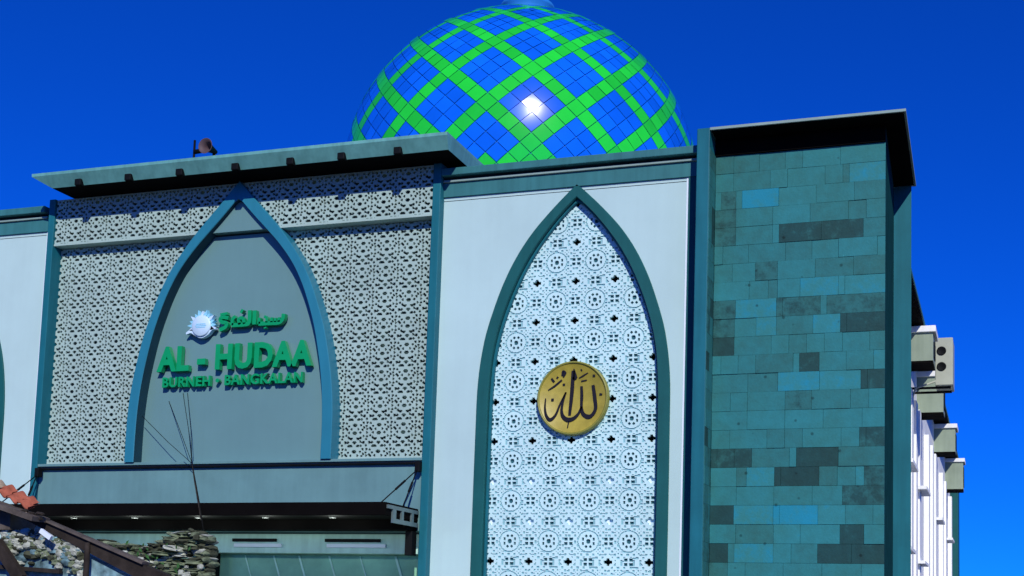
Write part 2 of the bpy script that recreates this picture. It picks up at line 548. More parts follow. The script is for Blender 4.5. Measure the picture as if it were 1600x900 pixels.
def white_block(c, x0, x1, edge):
    w = MB()
    arch_wall(w, x0, x1, 0.0, 9.19, c, white_mid, 0.0, 0.3)
    w.box(x0, x1, 0.305, 0.75, 9.19, 9.53)
    wall = w.build('front_wall', M['wall'], mosque)
    arch_frame('arch_frame', c, white_out, white_in, -0.035, 0.16, M['teal_dark'], wall)
    lip_in = [(z, max(w - 0.045, 0)) for z, w in white_in if w > 0.05]
    lip_in.append((8.95, 0))
    arch_frame('inner_bead', c, white_in, lip_in, 0.05, 0.14, M['teal'], wall)
    co_ = MB()
    co_.box(x0 + .002, x1 - .002, -0.035, 0.30, 9.193, 9.44)
    band = co_.build('frieze', M['cornice'], wall)
    MB().box(x0 + .002, x1 - .002, -0.075, 0.2, 9.443, 9.485, bev=0.008).build('molding', M['molding'], wall)
    MB().box(x0 + .002, x1 - .002, -0.17, 0.75, 9.535, 9.665, bev=0.012).build('cornice_cap', M['cornice'], wall)
    e = MB()
    t = 0.032
    e.box(edge - t - .004, edge - .004, -0.008, 0.0, 0, 9.192)
    e.build('wall_trim', M['trim'], wall)
    # ---- relief lattice behind the arch opening
    PX_, PZ_ = 0.695, 0.679
    NX, NZ = 56, 54
    tile = [[0] * NX for _ in range(NZ)]
    def blob(u, v, ru, rv, l, shape='sq'):
        for j in range(NZ):
            for i in range(NX):
                du = ((i + .5) / NX - u + .5) % 1 - .5
                dv = ((j + .5) / NZ - v + .5) % 1 - .5
                if shape == 'sq': hit = abs(du) < ru and abs(dv) < rv
                elif shape == 'star': hit = (abs(du) < ru * .42 and abs(dv) < rv) or (abs(du) < ru and abs(dv) < rv * .42) or (abs(du) + abs(dv) < ru * .98)
                elif shape == 'dia': hit = abs(du) + abs(dv) < ru
                elif shape == 'disc': hit = math.hypot(du, dv) < ru
                if hit: tile[j][i] = l
    # fine recessed dots first, then solid rings and the larger holes over them
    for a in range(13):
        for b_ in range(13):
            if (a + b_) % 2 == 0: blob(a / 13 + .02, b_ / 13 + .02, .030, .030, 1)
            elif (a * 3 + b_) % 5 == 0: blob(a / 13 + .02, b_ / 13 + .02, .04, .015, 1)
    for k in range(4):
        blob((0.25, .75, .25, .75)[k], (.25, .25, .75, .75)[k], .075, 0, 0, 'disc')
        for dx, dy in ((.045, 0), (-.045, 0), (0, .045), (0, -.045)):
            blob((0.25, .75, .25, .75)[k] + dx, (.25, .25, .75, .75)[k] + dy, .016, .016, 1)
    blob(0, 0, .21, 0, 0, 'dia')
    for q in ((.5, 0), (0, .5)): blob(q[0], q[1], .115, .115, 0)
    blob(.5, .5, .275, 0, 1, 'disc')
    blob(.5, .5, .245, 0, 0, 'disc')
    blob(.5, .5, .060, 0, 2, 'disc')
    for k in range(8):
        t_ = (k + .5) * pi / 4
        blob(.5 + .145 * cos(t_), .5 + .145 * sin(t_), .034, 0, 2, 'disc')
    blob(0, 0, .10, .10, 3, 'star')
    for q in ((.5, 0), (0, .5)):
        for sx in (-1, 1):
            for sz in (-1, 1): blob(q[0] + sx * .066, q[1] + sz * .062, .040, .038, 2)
    x_l, x_r = c - 1.64, c + 1.64
    z_b, z_t = 0.6, 9.16
    cw, ch = PX_ / NX, PZ_ / NZ
    sx0, sz0 = c - 0.025, 8.27 - 13 * PZ_
    i0, i1 = int((x_l - sx0) / cw), int((x_r - sx0) / cw)
    j0, j1 = int((2.25 - sz0) / ch), int((z_t - sz0) / ch)
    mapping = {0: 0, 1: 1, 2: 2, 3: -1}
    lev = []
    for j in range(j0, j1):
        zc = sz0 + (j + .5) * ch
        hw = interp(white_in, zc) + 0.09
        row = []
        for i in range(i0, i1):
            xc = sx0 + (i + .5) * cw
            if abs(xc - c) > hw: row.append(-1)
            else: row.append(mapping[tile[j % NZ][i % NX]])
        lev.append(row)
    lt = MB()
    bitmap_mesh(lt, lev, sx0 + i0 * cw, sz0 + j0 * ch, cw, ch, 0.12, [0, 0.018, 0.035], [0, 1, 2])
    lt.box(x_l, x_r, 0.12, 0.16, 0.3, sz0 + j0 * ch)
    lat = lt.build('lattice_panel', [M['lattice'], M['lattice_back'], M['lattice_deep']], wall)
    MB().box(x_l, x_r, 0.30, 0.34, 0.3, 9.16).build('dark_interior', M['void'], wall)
    MB().box(x_l + .01, x_r - .01, 0.185, 0.298, 3.22, 4.36).build('floor_slab', M['trim'], wall)
    return wall

fw = white_block(WC, -9.315, -4.68, -4.915)
MB().box(-4.915, -4.692, -0.022, 0.0, 0, 9.192).build('fin_shade_strip', M['teal_dark'], fw)  # fin's shadow on the white wall, put in as a dark teal strip
white_block(WL, -22.4, -17.745, -17.745)

# ------------------------------------------------------------------ portal
po = MB()
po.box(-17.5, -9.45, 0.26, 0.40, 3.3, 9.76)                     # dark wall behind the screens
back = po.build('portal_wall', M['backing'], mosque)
for x0, x1 in ((-17.63, -17.49), (-9.465, -9.315)):
    MB().box(x0, x1, -0.17, 0.9, 0, 9.772, bev=0.01).build('pillar', M['teal'], mosque)
MB().box(-9.33, -9.2, 0.9, 3.2, 9.0, 9.77).build('portal_flank', M['teal_dark'], mosque)

# perforated screen: one tile of irregular star work, repeated
TN = 30
gt = [[0] * TN for _ in range(TN)]
def hole(u, v, ru, rv):
    for j in range(TN):
        for i in range(TN):
            du = ((i + .5) / TN - u + .5) % 1 - .5
            dv = ((j + .5) / TN - v + .5) % 1 - .5
            if (du / ru) ** 2 + (dv / rv) ** 2 < 1: gt[j][i] = -1
for u, v in ((0, 1.0), (0, .30), (0, .64)): hole(u, v, .088, .062)
for u, v in ((.14, .79), (.86, .79), (.14, .51), (.86, .51), (.37, .64), (.63, .64)): hole(u, v, .078, .058)
for u, v in ((.5, .14), (.31, .14), (.69, .14), (.12, .14), (.88, .14), (.5, .88), (.36, .90), (.64, .90), (.5, .40), (.36, .38), (.64, .38), (.22, .02), (.78, .02), (.23, .28), (.77, .28), (.25, .66), (.75, .66), (.26, .52), (.74, .52), (.5, .76), (.5, .52), (.5, .02), (.5, .27), (.25, .82), (.75, .82), (.38, .20), (.62, .20)):
    hole(u + .02 * sin(37 * u + 23 * v), v + .015 * cos(31 * v + 17 * u), .052, .052)
TS = 0.47
cs = TS / TN

def screen(name, z0, z1, yf, keep, phase, parent, extra=None):
    x0, x1 = -17.49, -9.465
    W, H = int((x1 - x0) / cs), int((z1 - z0) / cs)
    lev = []
    for j in range(H):
        zc = z0 + (j + .5) * cs
        row = []
        for i in range(W):
            xc = x0 + (i + .5) * cs
            k = keep(xc, zc)
            row.append(gt[(j + phase) % TN][i % TN] if k == 1 else (0 if k == 2 else -1))
        lev.append(row)
    mb = MB()
    bitmap_mesh(mb, lev, x0, z0, (x1 - x0) / W, (z1 - z0) / H, yf, [0], [0])
    return mb

outw = lambda z: interp(portal_out, z)
inw = lambda z: interp(portal_in, z)
low = screen('lower', 4.60, 8.84, 0.08, lambda x, z: -1 if abs(x - PC) < (outw(z) + inw(z)) / 2 else (2 if z < 4.64 else 1), 0, back)
low.build('lower_screen', M['screen'], back)
up = screen('upper', 8.885, 9.76, -0.12, lambda x, z: -1 if abs(x - PC) < max(0, (outw(z) + inw(z)) / 2 - .02) else 1, 12, back)
up.box(-17.488, -9.467, -0.118, 0.26, 9.74, 9.765)
# the box edge under the strip, split around the arch
for xa, xb in ((-17.488, PC - 0.70), (PC + 0.70, -9.467)):
    up.box(xa, xb, -0.135, 0.255, 8.845, 8.885)
up.build('upper_screen', M['screen'], back)
# plain panels inside the arch
pl = MB()
prof = [p for p in portal_in if 3.9 < p[0] < 8.86]
pts = [(PC - w - .07, z) for z, w in prof] + [(PC + w + .07, z) for z, w in reversed(prof)]
pl.slab(pts, 0.045, 0.16)
pl.build('sign_panel', M['panel'], back, fix=True)
pl = MB()
prof = [p for p in portal_in if p[0] > 8.86]
pts = [(PC - 0.62, 8.86)] + [(PC - w - .05, z) for z, w in prof] + [(PC + w + .05, z) for z, w in reversed(prof[:-1])] + [(PC + .62, 8.86)]
pl.slab(pts, -0.10, 0.255)
pl.build('gable_panel', M['panel'], back, fix=True)
p_ok = lambda z: z > 4.5
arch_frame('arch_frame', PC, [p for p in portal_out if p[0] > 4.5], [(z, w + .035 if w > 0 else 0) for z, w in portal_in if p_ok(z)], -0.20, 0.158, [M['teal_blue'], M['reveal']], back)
# sill ledge, beam, steel flat bar with two hanger brackets
MB().box(-17.488, -9.467, -0.16, 0.158, 4.535, 4.585, bev=0.006).build('sill', M['beam'], back)
MB().box(-17.488, -9.467, -0.10, 0.255, 3.33, 4.53).build('beam', M['beam'], back)

# eave: flared fascia with a dark soffit
eave = MB()
tb = [(-17.12, -0.70), (-8.95, -0.70), (-8.95, 3.15), (-17.12, 3.15)]
tt = [(-17.50, -0.83), (-8.92, -0.83), (-8.92, 3.3), (-17.50, 3.3)]
zb, zt = 9.775, 9.985
vs = [(x, y, zb) for x, y in tb] + [(x, y, zt) for x, y in tt] + [(x, y, zt + .055) for x, y in tt]
fs = [(0, 1, 5, 4), (1, 2, 6, 5), (2, 3, 7, 6), (3, 0, 4, 7)]
fs += [(a + 4, b_ + 4, b_ + 8, a + 8) for a, b_ in ((0, 1), (1, 2), (2, 3), (3, 0))] + [(8, 9, 10, 11)]
eave.add(vs, fs)
roof = eave.build('portal_eave', M['fascia'], mosque, fix=False)
MB().box(-17.09, -8.98, -0.675, 3.1, 9.780, 9.80).build('soffit', M['soffit'], roof)

# canopy over the entrance
can = MB()
CX0, CX1 = -17.40, -9.52
can.box(CX0, CX1, -1.35, -0.105, 3.48, 3.70, bev=0.012)
can.box(CX0 + .02, CX1 - .02, -0.50, -0.105, 3.315, 3.478)
canopy = can.build('canopy', M['soffit'], mosque)
MB().box(-17.42, -9.475, -0.165, -0.101, 4.478, 4.510).build('flat_bar', M['black'], canopy)
for xx in (-9.50, -17.40):
    MB().box(xx - .045, xx + .045, -0.28, -0.166, 4.33, 4.50, bev=0.008).build('hanger_bracket', M['black'], canopy)
for xx, s in ((-9.50, 1), (-17.40, -1)):
    for (tx, ty) in ((-9.62 if s > 0 else -17.28, -1.28), (-9.56 if s > 0 else -17.33, -0.62)):
        p0, p1 = Vector((xx, -0.26, 4.36)), Vector((tx, ty, 3.705))
        c_ = MB().tube([p0, p0.lerp(p1, .5), p1], 0.011, 6)
        c_.tube([p0.lerp(p1, .35), p0.lerp(p1, .62)], 0.02, 6)
        c_.build('stay_rod', M['black'], canopy)
# pierced end plate on the canopy's right edge
ep = MB()
ex = CX1 + 0.012
for y0, y1, z0, z1 in ((-1.3, -0.16, 3.60, 3.66), (-1.12, -0.16, 3.38, 3.45), (-1.12, -1.0, 3.45, 3.60), (-.80, -.72, 3.45, 3.60), (-.42, -.34, 3.45, 3.60)):
    ep.box(CX1 - .0, ex + .02, y0, y1, z0, z1)
ep.build('end_plate', M['metal'], canopy)
MB().box(-9.66, -9.53, -0.30, -0.11, 2.90, 3.31, bev=0.01).build('drop_bracket', M['black'], canopy)

# entrance behind the canopy
ent = MB()
ent.box(-17.488, -9.467, 0.30, 0.6, 2.96, 3.325)
lint = ent.build('entrance_lintel', M['lintel'], mosque)
for xa, xb in ((-13.40, -12.50), (-11.50, -10.42)):
    s = MB()
    s.box(xa, xb, 0.255, 0.30, 3.160, 3.215)
    o = s.build('slot_vent', M['black'], lint)
    MB().box(xa + .04, xb + .12, 0.25, 0.30, 3.06, 3.125, bev=.005).build('vent_lip', M['trim'], lint)
g = MB()
g.box(-17.488, -9.467, 0.62, 0.66, 0, 2.958)
gl = g.build('glass_wall', M['glass'], mosque)
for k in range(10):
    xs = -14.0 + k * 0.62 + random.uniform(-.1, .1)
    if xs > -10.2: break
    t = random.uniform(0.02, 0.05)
    MB().slab([(xs, 2.93), (xs + t, 2.93), (xs + .30 + t, 2.1), (xs + .30, 2.1)], 0.605, 0.619).build('reflection_streak', M['glass_reflection'], gl)  # slanted reflections in the glass, built as pale painted strips
MB().box(-13.93, -13.86, 0.22, 0.6, 0, 2.955).build('door_jamb', M['black'], gl)

# ------------------------------------------------------------------ stone tower
tw = MB()
TX0, TX1 = -4.48, -1.745
tw.prism([(TX0 + .01, 0.035), (TX1 - .002, 0.035), (-1.85, 2.9), (TX0 + .01, 2.9)], 0, 9.775)
tower = tw.build('stone_tower', M['matte_teal'], mosque)
MB().box(-4.69, TX0, -0.43, 0.9, 0, 9.832, bev=0.012).build('side_fin', M['teal'], tower)
rs = MB()
rs.prism([(TX0 + .003, -0.43), (-1.405, -0.43), (-1.47, 3.0), (TX0 + .003, 3.0)], 9.790, 9.832)
cap = rs.build('tower_roof', M['molding'], tower)
ss = MB()
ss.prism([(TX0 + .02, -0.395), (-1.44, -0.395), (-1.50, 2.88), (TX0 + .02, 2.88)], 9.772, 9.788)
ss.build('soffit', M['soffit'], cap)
MB().prism([(-1.86, 2.9), (-1.545, 2.9), (-1.60, 3.6), (-1.9, 3.6)], 0, 9.771).build('rear_pier', M['teal'], tower)

# cladding: rows of 0.3 x 0.6 tiles, each its own tone and its own small set-back
dark = [(1217, 336, 1283, 372, .13), (1283, 336, 1349, 372, .15), (1317, 492, 1381, 523, .12), (1109, 533, 1147, 561, .10), (1245, 558, 1280, 589, .15), (1348, 589, 1381, 618, .15),
        (1215, 467, 1285, 497, .27), (1113, 689, 1176, 719, .17), (1244, 686, 1310, 718, .10), (1212, 719, 1279, 750, .05), (1316, 754, 1380, 782, .22), (1102, 785, 1142, 815, .04),
        (1312, 817, 1350, 847, .12), (1099, 848, 1141, 880, .03), (1277, 848, 1330, 880, .08), (1330, 848, 1377, 880, .12), (1135, 657, 1210, 685, .26), (1346, 656, 1380, 686, .2), (1113, 467, 1148, 530, .28),
        (1290, 467, 1380, 490, .3), (1180, 400, 1215, 430, .3), (1200, 436, 1215, 460, .4), (1122, 310, 1150, 345, .3), (1113, 330, 1150, 372, .3), (1350, 719, 1380, 750, .25)]
bright = [(1155, 283, 1217, 317, 1.0), (1327, 242, 1384, 272, .84), (1250, 432, 1310, 463, .84), (1149, 468, 1213, 497, .85), (1313, 430, 1380, 458, .8), (1215, 592, 1279, 621, .86), (1210, 783, 1277, 814, 1.0),
          (1144, 850, 1208, 879, .86), (1146, 785, 1208, 814, .84), (1166, 722, 1210, 750, .82), (1280, 592, 1345, 618, .8), (1181, 497, 1213, 530, .82), (1270, 497, 1313, 523, .8)]
zones = []
for x0, y0, x1, y1, t in dark + bright:
    a, b_ = at(x0, y1, 0), at(x1, y0, 0)
    zones.append((a[0], b_[0], a[2], b_[2], t))
MB().box(TX0 + .012, TX1 - .003, -0.03, 0.034, 9.50, 9.770).build('eave_shade_band', M['soffit'], tower)  # black band painting the eave's shade over the top of the tower
cl = MB()
rh = 0.3025
z1 = 9.498
row = 0
while z1 > 0.05:
    z0 = max(z1 - rh, 0)
    x = TX0 + .012
    first = random.choice((0.14, .30, .42, .58))
    while x < TX1 - 0.02:
        w = first if x < TX0 + .02 else random.choice((0.28, 0.42, 0.6, 0.6, 0.6))
        for q in zones:                                   # start and end tiles on the remembered joints
            if q[2] < (z0 + z1) / 2 < q[3]:
                if q[0] - .02 > x and q[0] - .02 < x + w: w = max(.1, q[0] - x)
                elif abs(q[0] - x) < .06: w = q[1] - x
        xe = min(x + w, TX1)
        if TX1 - xe < .12: xe = TX1
        xm, zm = (x + xe) / 2, (z0 + z1) / 2
        tone = random.gauss(.56, .09)
        if random.random() < .10: tone = random.uniform(.3, .42)
        for q in zones:
            if q[0] < xm < q[1] and q[2] < zm < q[3]: tone = q[4]
        d = random.uniform(0, .016)
        cl.box(x + .002, xe - .002, d, 0.036, z0 + .002, z1 - .002, 0, tone)
        x = xe
    # the return of the fin, clad with narrow pieces
    y = -0.425
    while y < -0.03:
        ye = min(y + random.choice((.2, .3, .42)), -0.005)
        tone = random.choice((.5, .45, .35, .3, .1, .55))
        cl.box(TX0 + .001, TX0 + .010 + random.uniform(0, .004), y + .001, ye - .001, z0 + .0012, z1 - .0012, 0, tone)
        y = ye
    z1 = z0
    row += 1
cl.build('stone_cladding', M['stone'], tower)

# ------------------------------------------------------------------ flank of the hall beyond the tower
sw = MB()
sw.box(-2.25, -2.10, 3.6, 34.0, 0, 8.55)
side = sw.build('flank_wall', M['side'], mosque)
for y0 in (9.4, 10.9, 12.2, 16.2, 18.2, 20.0, 24.6, 27.0, 32.0):
    MB().box(-2.10, -1.96, y0, y0 + .55, 0, 7.35, bev=0.01).build('pilaster', M['side'], side)
ev = MB()
ev.box(-2.3, -1.66, 3.6, 34.5, 8.555, 8.60)
ev.build('flank_eave', M['soffit'], side)
MB().box(-2.3, -1.64, 3.61, 34.5, 8.602, 8.68).build('gutter', M['cornice'], side)
bay_pos = ((8.3, 7.74), (13.2, 7.45), (21.5, 7.62), (29.5, 7.35))
for y0, zb_ in bay_pos:
    bb = MB()
    bb.box(-2.10, -1.45, y0, y0 + 0.9, zb_, 8.36)
    bay = bb.build('window_bay', M['olive'], side)
    MB().box(-2.11, -1.39, y0 - .07, y0 + 0.97, 8.362, 8.50, bev=0.012).build('bay_cap', M['side'], bay)
    MB().box(-2.09, -1.46, y0 + .02, y0 + 0.88, zb_ - .05, zb_ - .002).build('bay_soffit', M['soffit'], bay)
    MB().box(-1.448, -1.43, y0 + .2, y0 + .7, zb_ + .12, 8.2).build('window_pane', M['void'], bay)
    # a lower window with a thin sun shade
    ws = MB()
    ws.box(-2.098, -1.78, y0 - 1.3, y0 + .4, 5.35, 5.43)
    ws.build('sun_shade', M['side'], side)
    ws = MB()
    ws.box(-2.098, -1.82, y0 - 1.2, y0 + .3, 3.55, 3.62)
    ws.build('sun_shade', M['side'], side)
MB().box(-2.4, -1.80, 34.5, 36.2, 0, 8.3, bev=0.02).build('end_pier', M['teal_dark'], side)

# ------------------------------------------------------------------ dome
DC, DR = Vector((-13.47, 14.26, 14.48)), 5.2
dm = MB()
prof = []
for k in range(0, 33):
    la = radians(-58 + k * (58 + 88) / 32)
    prof.append(((DR - .03) * cos(la), (DR - .03) * sin(la)))
dm.lathe(prof, DC, 96)
dome = dm.build('dome', M['dome_seam'], mosque)
AZ0, DA, V0, DV = radians(23.6), radians(360 / 28), -0.087, 0.205

def dome_pt(U, V, r):
    az = AZ0 + U * DA
    la = 2 * math.atan(math.exp(V0 + V * DV)) - pi / 2
    return Vector((sin(az) * cos(la), -cos(az) * cos(la), sin(la))) * r + DC

panels = {0: MB(), 1: MB()}
for s in range(-14, 42):
    for d in range(0, 112):
        if (s + d) % 2: continue
        i, j = (s + d) // 2, (s - d) // 2          # cell (i, j): a = i/4, b = j/4, U = a - b, V = a + b
        green = i % 4 == 0 or j % 4 == 0
        if (i + j) / 4 < -0.42: green = True
        if (i + j) / 4 < -1.4: green = (i % 4 == 0 or j % 4 == 0)
        la = 2 * math.atan(math.exp(V0 + (i + j) / 4 * DV)) - pi / 2
        tu, tv = random.gauss(0, .0016), random.gauss(0, .0016)
        pt = .5 + random.uniform(-.4, .4)
        g_ = 0.125 * (1 - 0.045 / max(.3, cos(la)))
        vs = []
        for q in (-1, 0, 1):
            for p in (-1, 0, 1):
                a, b_ = i / 4 + p * g_, j / 4 + q * g_
                v = dome_pt(a - b_, a + b_, 1.0)
                n = (v - DC).normalized()
                bul = 0.6 * DR * (0.5 * (DA * 0.177 * cos(la)) ** 2)     # flatter than the sphere, still slightly domed
                r = DR - (bul if abs(p) + abs(q) == 2 else (bul * .5 if abs(p) + abs(q) == 1 else 0)) * .3
                vs.append(DC + n * (r + p * tu + q * tv))
        fs = [(0, 1, 4, 3), (1, 2, 5, 4), (3, 4, 7, 6), (4, 5, 8, 7)]
        mb = panels[1 if green else 0]
        mb.add(vs, [f[::-1] for f in fs], 0, True, pt)
for k, (nm, mt) in enumerate((('blue_panels', 'dome_blue'), ('lattice_band', 'dome_green'))):
    panels[k].build(nm, M[mt], dome, fix=False)
dr = MB()
dr.lathe([(3.2, -6.2), (3.2, -4.1), (3.35, -4.0)], DC, 72)
dr.build('drum', M['cornice'], dome)
fin = MB()
fin.lathe([(1.05, 4.88), (1.0, 5.05), (0.78, 5.28), (0.72, 5.55), (0.80, 5.62), (0.80, 5.72), (0.5, 5.85), (0.24, 6.1), (0.2, 6.3), (0.42, 6.5), (0.46, 6.7), (0.36, 6.9), (0.08, 7.1), (0.05, 8.1), (0.0, 8.2)], DC, 40)
fin.build('finial', M['cyan'], dome)

# ------------------------------------------------------------------ sign letters on the portal
sign = empty('mosque_sign', (PC, -0.02, 5.9), 'raised green letters and a white sun emblem on the grey panel inside the portal arch', 'sign')

def text_islands(body, x0, x1, z0, z1, yf, yb, bold):
    cu = bpy.data.curves.new('text', 'FONT')
    cu.body = body
    cu.size = 1
    cu.extrude = 0.5
    cu.offset = bold
    cu.space_character = 1.08
    cu.resolution_u = 3
    ob = bpy.data.objects.new('text', cu)
    COL.objects.link(ob)
    bpy.context.view_layer.update()
    me = bpy.data.meshes.new_from_object(ob.evaluated_get(bpy.context.evaluated_depsgraph_get()))
    bpy.data.objects.remove(ob)
    bm = bmesh.new()
    bm.from_mesh(me)
    bmesh.ops.remove_doubles(bm, verts=bm.verts[:], dist=1e-5)
    bm.verts.ensure_lookup_table()
    xs = [v.co.x for v in bm.verts]
    ys = [v.co.y for v in bm.verts]
    ax, bx, ay, by = min(xs), max(xs), min(ys), max(ys)
    seen, isl = set(), []
    for v in bm.verts:
        if v in seen: continue
        st, comp = [v], []
        seen.add(v)
        while st:
            q = st.pop()
            comp.append(q)
            for e in q.link_edges:
                w = e.other_vert(q)
                if w not in seen:
                    seen.add(w)
                    st.append(w)
        isl.append(comp)
    out = []
    for comp in isl:
        idx = {v: k for k, v in enumerate(comp)}
        vs = [(x0 + (v.co.x - ax) / (bx - ax) * (x1 - x0), yf + (0.5 - v.co.z) * (yb - yf), z0 + (v.co.y - ay) / (by - ay) * (z1 - z0)) for v in comp]
        fs = list({f for v in comp for f in v.link_faces})
        out.append((min(p[0] for p in vs), vs, [[idx[v] for v in f.verts] for f in fs]))
    bm.free()
    bpy.data.meshes.remove(me)
    return sorted(out, key=lambda q: q[0])

for _, vs, fs in text_islands('AL - HUDAA', -15.0, -11.74, 6.28, 6.76, -0.09, 0.005, 0.042):
    MB().add(vs, fs).build('letter', M['green_letter'], sign, fix=True)
for _, vs, fs in text_islands('BURNEH \u2022 BANGKALAN', -14.87, -11.92, 5.99, 6.185, -0.07, 0.01, 0.024):
    MB().add(vs, fs).build('small_letter', M['green_letter'], sign, fix=True)
# Arabic line, drawn as square brush strokes (reads right to left)
AX0, AX1, AZB = -13.70, -12.36, 7.085
def ar(pts, w):
    mb = MB()
    for q, ww in zip(pts, w): ribbon(mb, [(AX0 + x * (AX1 - AX0), AZB + z * 0.28) for x, z in q], ww, -0.09, 0.0)
    mb.build('arabic_stroke', M['green_letter'], sign, fix=True)
ar([[(1.0, .62), (.985, .25), (.93, .06), (.80, .05), (.62, .05)], [(.93, .10), (.93, .40)], [(.875, .10), (.875, .38)], [(.82, .10), (.82, .42)], [(.74, .10), (.74, .42), (.70, .50)], [(.62, .05), (.63, .45)]], [.075, .05, .05, .05, .05, .06])
ar([[(.72, -.20), (.725, -.28)], ], [.05])
ar([[(.55, .02), (.55, .95)], [(.47, .98), (.47, .18), (.40, .05)], [(.40, .05), (.20, .05)], [(.40, .10), (.36, .50), (.30, .40), (.33, .08)]], [.075, .075, .075, .06])
ar([[(.20, .05), (.21, .45), (.25, .62)]], [.065])
ar([[(.14, .55), (.05, .62), (.01, .50), (.04, .30), (.11, .22), (.10, -.05), (.01, -.22)], [(.01, .80), (.12, .86)]], [.07, .05])
ar([[(.33, .84), (.36, 1.06)]], [.05])
# sun emblem
ec = (-14.07, 7.115)
em = MB()
em.lathe([(0.0, -0.122), (0.185, -0.122), (0.20, -0.11), (0.20, 0.0)], (ec[0], 0, ec[1]), 40, axis='y')
em.build('emblem_disc', M['sun_white'], sign)
for k in range(13):
    t = radians(-14 + k * 208 / 12)
    n = 0.285 if k % 2 == 0 else 0.315
    w = 0.105
    mb = MB()
    p = [(ec[0] + cos(t - w / .21 * .5) * .19, ec[1] + sin(t - w / .21 * .5) * .19), (ec[0] + cos(t) * n, ec[1] + sin(t) * n), (ec[0] + cos(t + w / .21 * .5) * .19, ec[1] + sin(t + w / .21 * .5) * .19)]
    mb.slab(p, -0.09, 0.0)
    mb.build('emblem_ray', M['sun_ray' if k % 3 else 'sun_white'], sign, fix=True)
mb = MB()
ribbon(mb, [(ec[0] - .33, ec[1] - .13), (ec[0] - .22, ec[1] - .09), (ec[0] - .10, ec[1] - .16), (ec[0], ec[1] - .20), (ec[0] + .12, ec[1] - .15), (ec[0] + .22, ec[1] - .05), (ec[0] + .30, ec[1] - .06)], [.03, .07, .06, .05, .06, .06, .03], -0.09, 0.0)
mb.build('emblem_scroll', M['sun_white'], sign, fix=True)
for dz, w in ((.03, .2), (.0, .24), (-.03, .2)):
    mb = MB()
    mb.box(ec[0] - w / 2, ec[0] + w / 2, -0.126, -0.122, ec[1] + dz - .008, ec[1] + dz + .008)
    mb.build('emblem_line', M['sun_ray'], sign)

# ------------------------------------------------------------------ gold medallion
gc = (-6.845, 5.567)
med = empty('calligraphy_medallion', (gc[0], 0.0, gc[1] - .62), 'round gold medallion with black Arabic calligraphy on the white lattice', 'medallion')
gm = MB()
gm.lathe([(0.0, 0.022), (0.575, 0.022), (0.585, 0.012)], (gc[0], 0, gc[1]), 64, axis='y')
gm.build('gold_disc', M['gold'], med)
gm = MB()
gm.lathe([(0.583, 0.03), (0.590, 0.0), (0.61, -0.004), (0.622, 0.006), (0.625, 0.118)], (gc[0], 0, gc[1]), 64, axis='y')
gm.build('rim', M['gold_rim'], med)
def mp(x, y): return (gc[0] + (x - 475) / 355 * .60, gc[1] - (y - 468) / 362 * .60)
def ink(strokes):
    for pts, w in strokes:
        mb = MB()
        ribbon(mb, [mp(*p) for p in pts], [q / 355 * .60 for q in w], 0.008, 0.0235)
        mb.build('calligraphy_stroke', M['ink'], med, fix=True)
ink([([(484, 172), (500, 262), (474, 268)], [8, 44, 22]), ([(478, 190), (470, 420), (452, 645)], [34, 38, 26])])
ink([([(688, 345), (708, 470), (720, 580), (690, 645), (645, 665), (592, 632), (574, 560), (574, 450), (568, 352)], [30, 36, 34, 34, 44, 36, 26, 30, 24])])
ink([([(575, 560), (545, 630), (495, 678), (435, 690), (385, 655), (368, 590), (380, 500), (408, 408)], [22, 26, 36, 46, 36, 26, 22, 16]), ([(408, 408), (350, 530), (305, 640), (250, 685), (208, 640), (192, 560), (196, 465)], [14, 18, 24, 36, 26, 18, 10])])
ink([([(222, 382), (290, 340), (362, 282)], [10, 20, 18]), ([(540, 270), (585, 245), (632, 218)], [8, 16, 8]), ([(565, 302), (622, 292)], [14, 12]), ([(446, 706), (434, 772)], [14, 10])])
ink([([(252, 262), (282, 300)], [20, 22]), ([(308, 250), (322, 262)], [22, 22]), ([(366, 240), (372, 195), (394, 212), (376, 255)], [22, 24, 26, 14]), ([(372, 330), (396, 330)], [22, 22]), ([(256, 482), (282, 482)], [26, 26]), ([(682, 250), (706, 250)], [24, 24]), ([(756, 440), (784, 442)], [24, 16]), ([(558, 178), (568, 196)], [12, 12])])

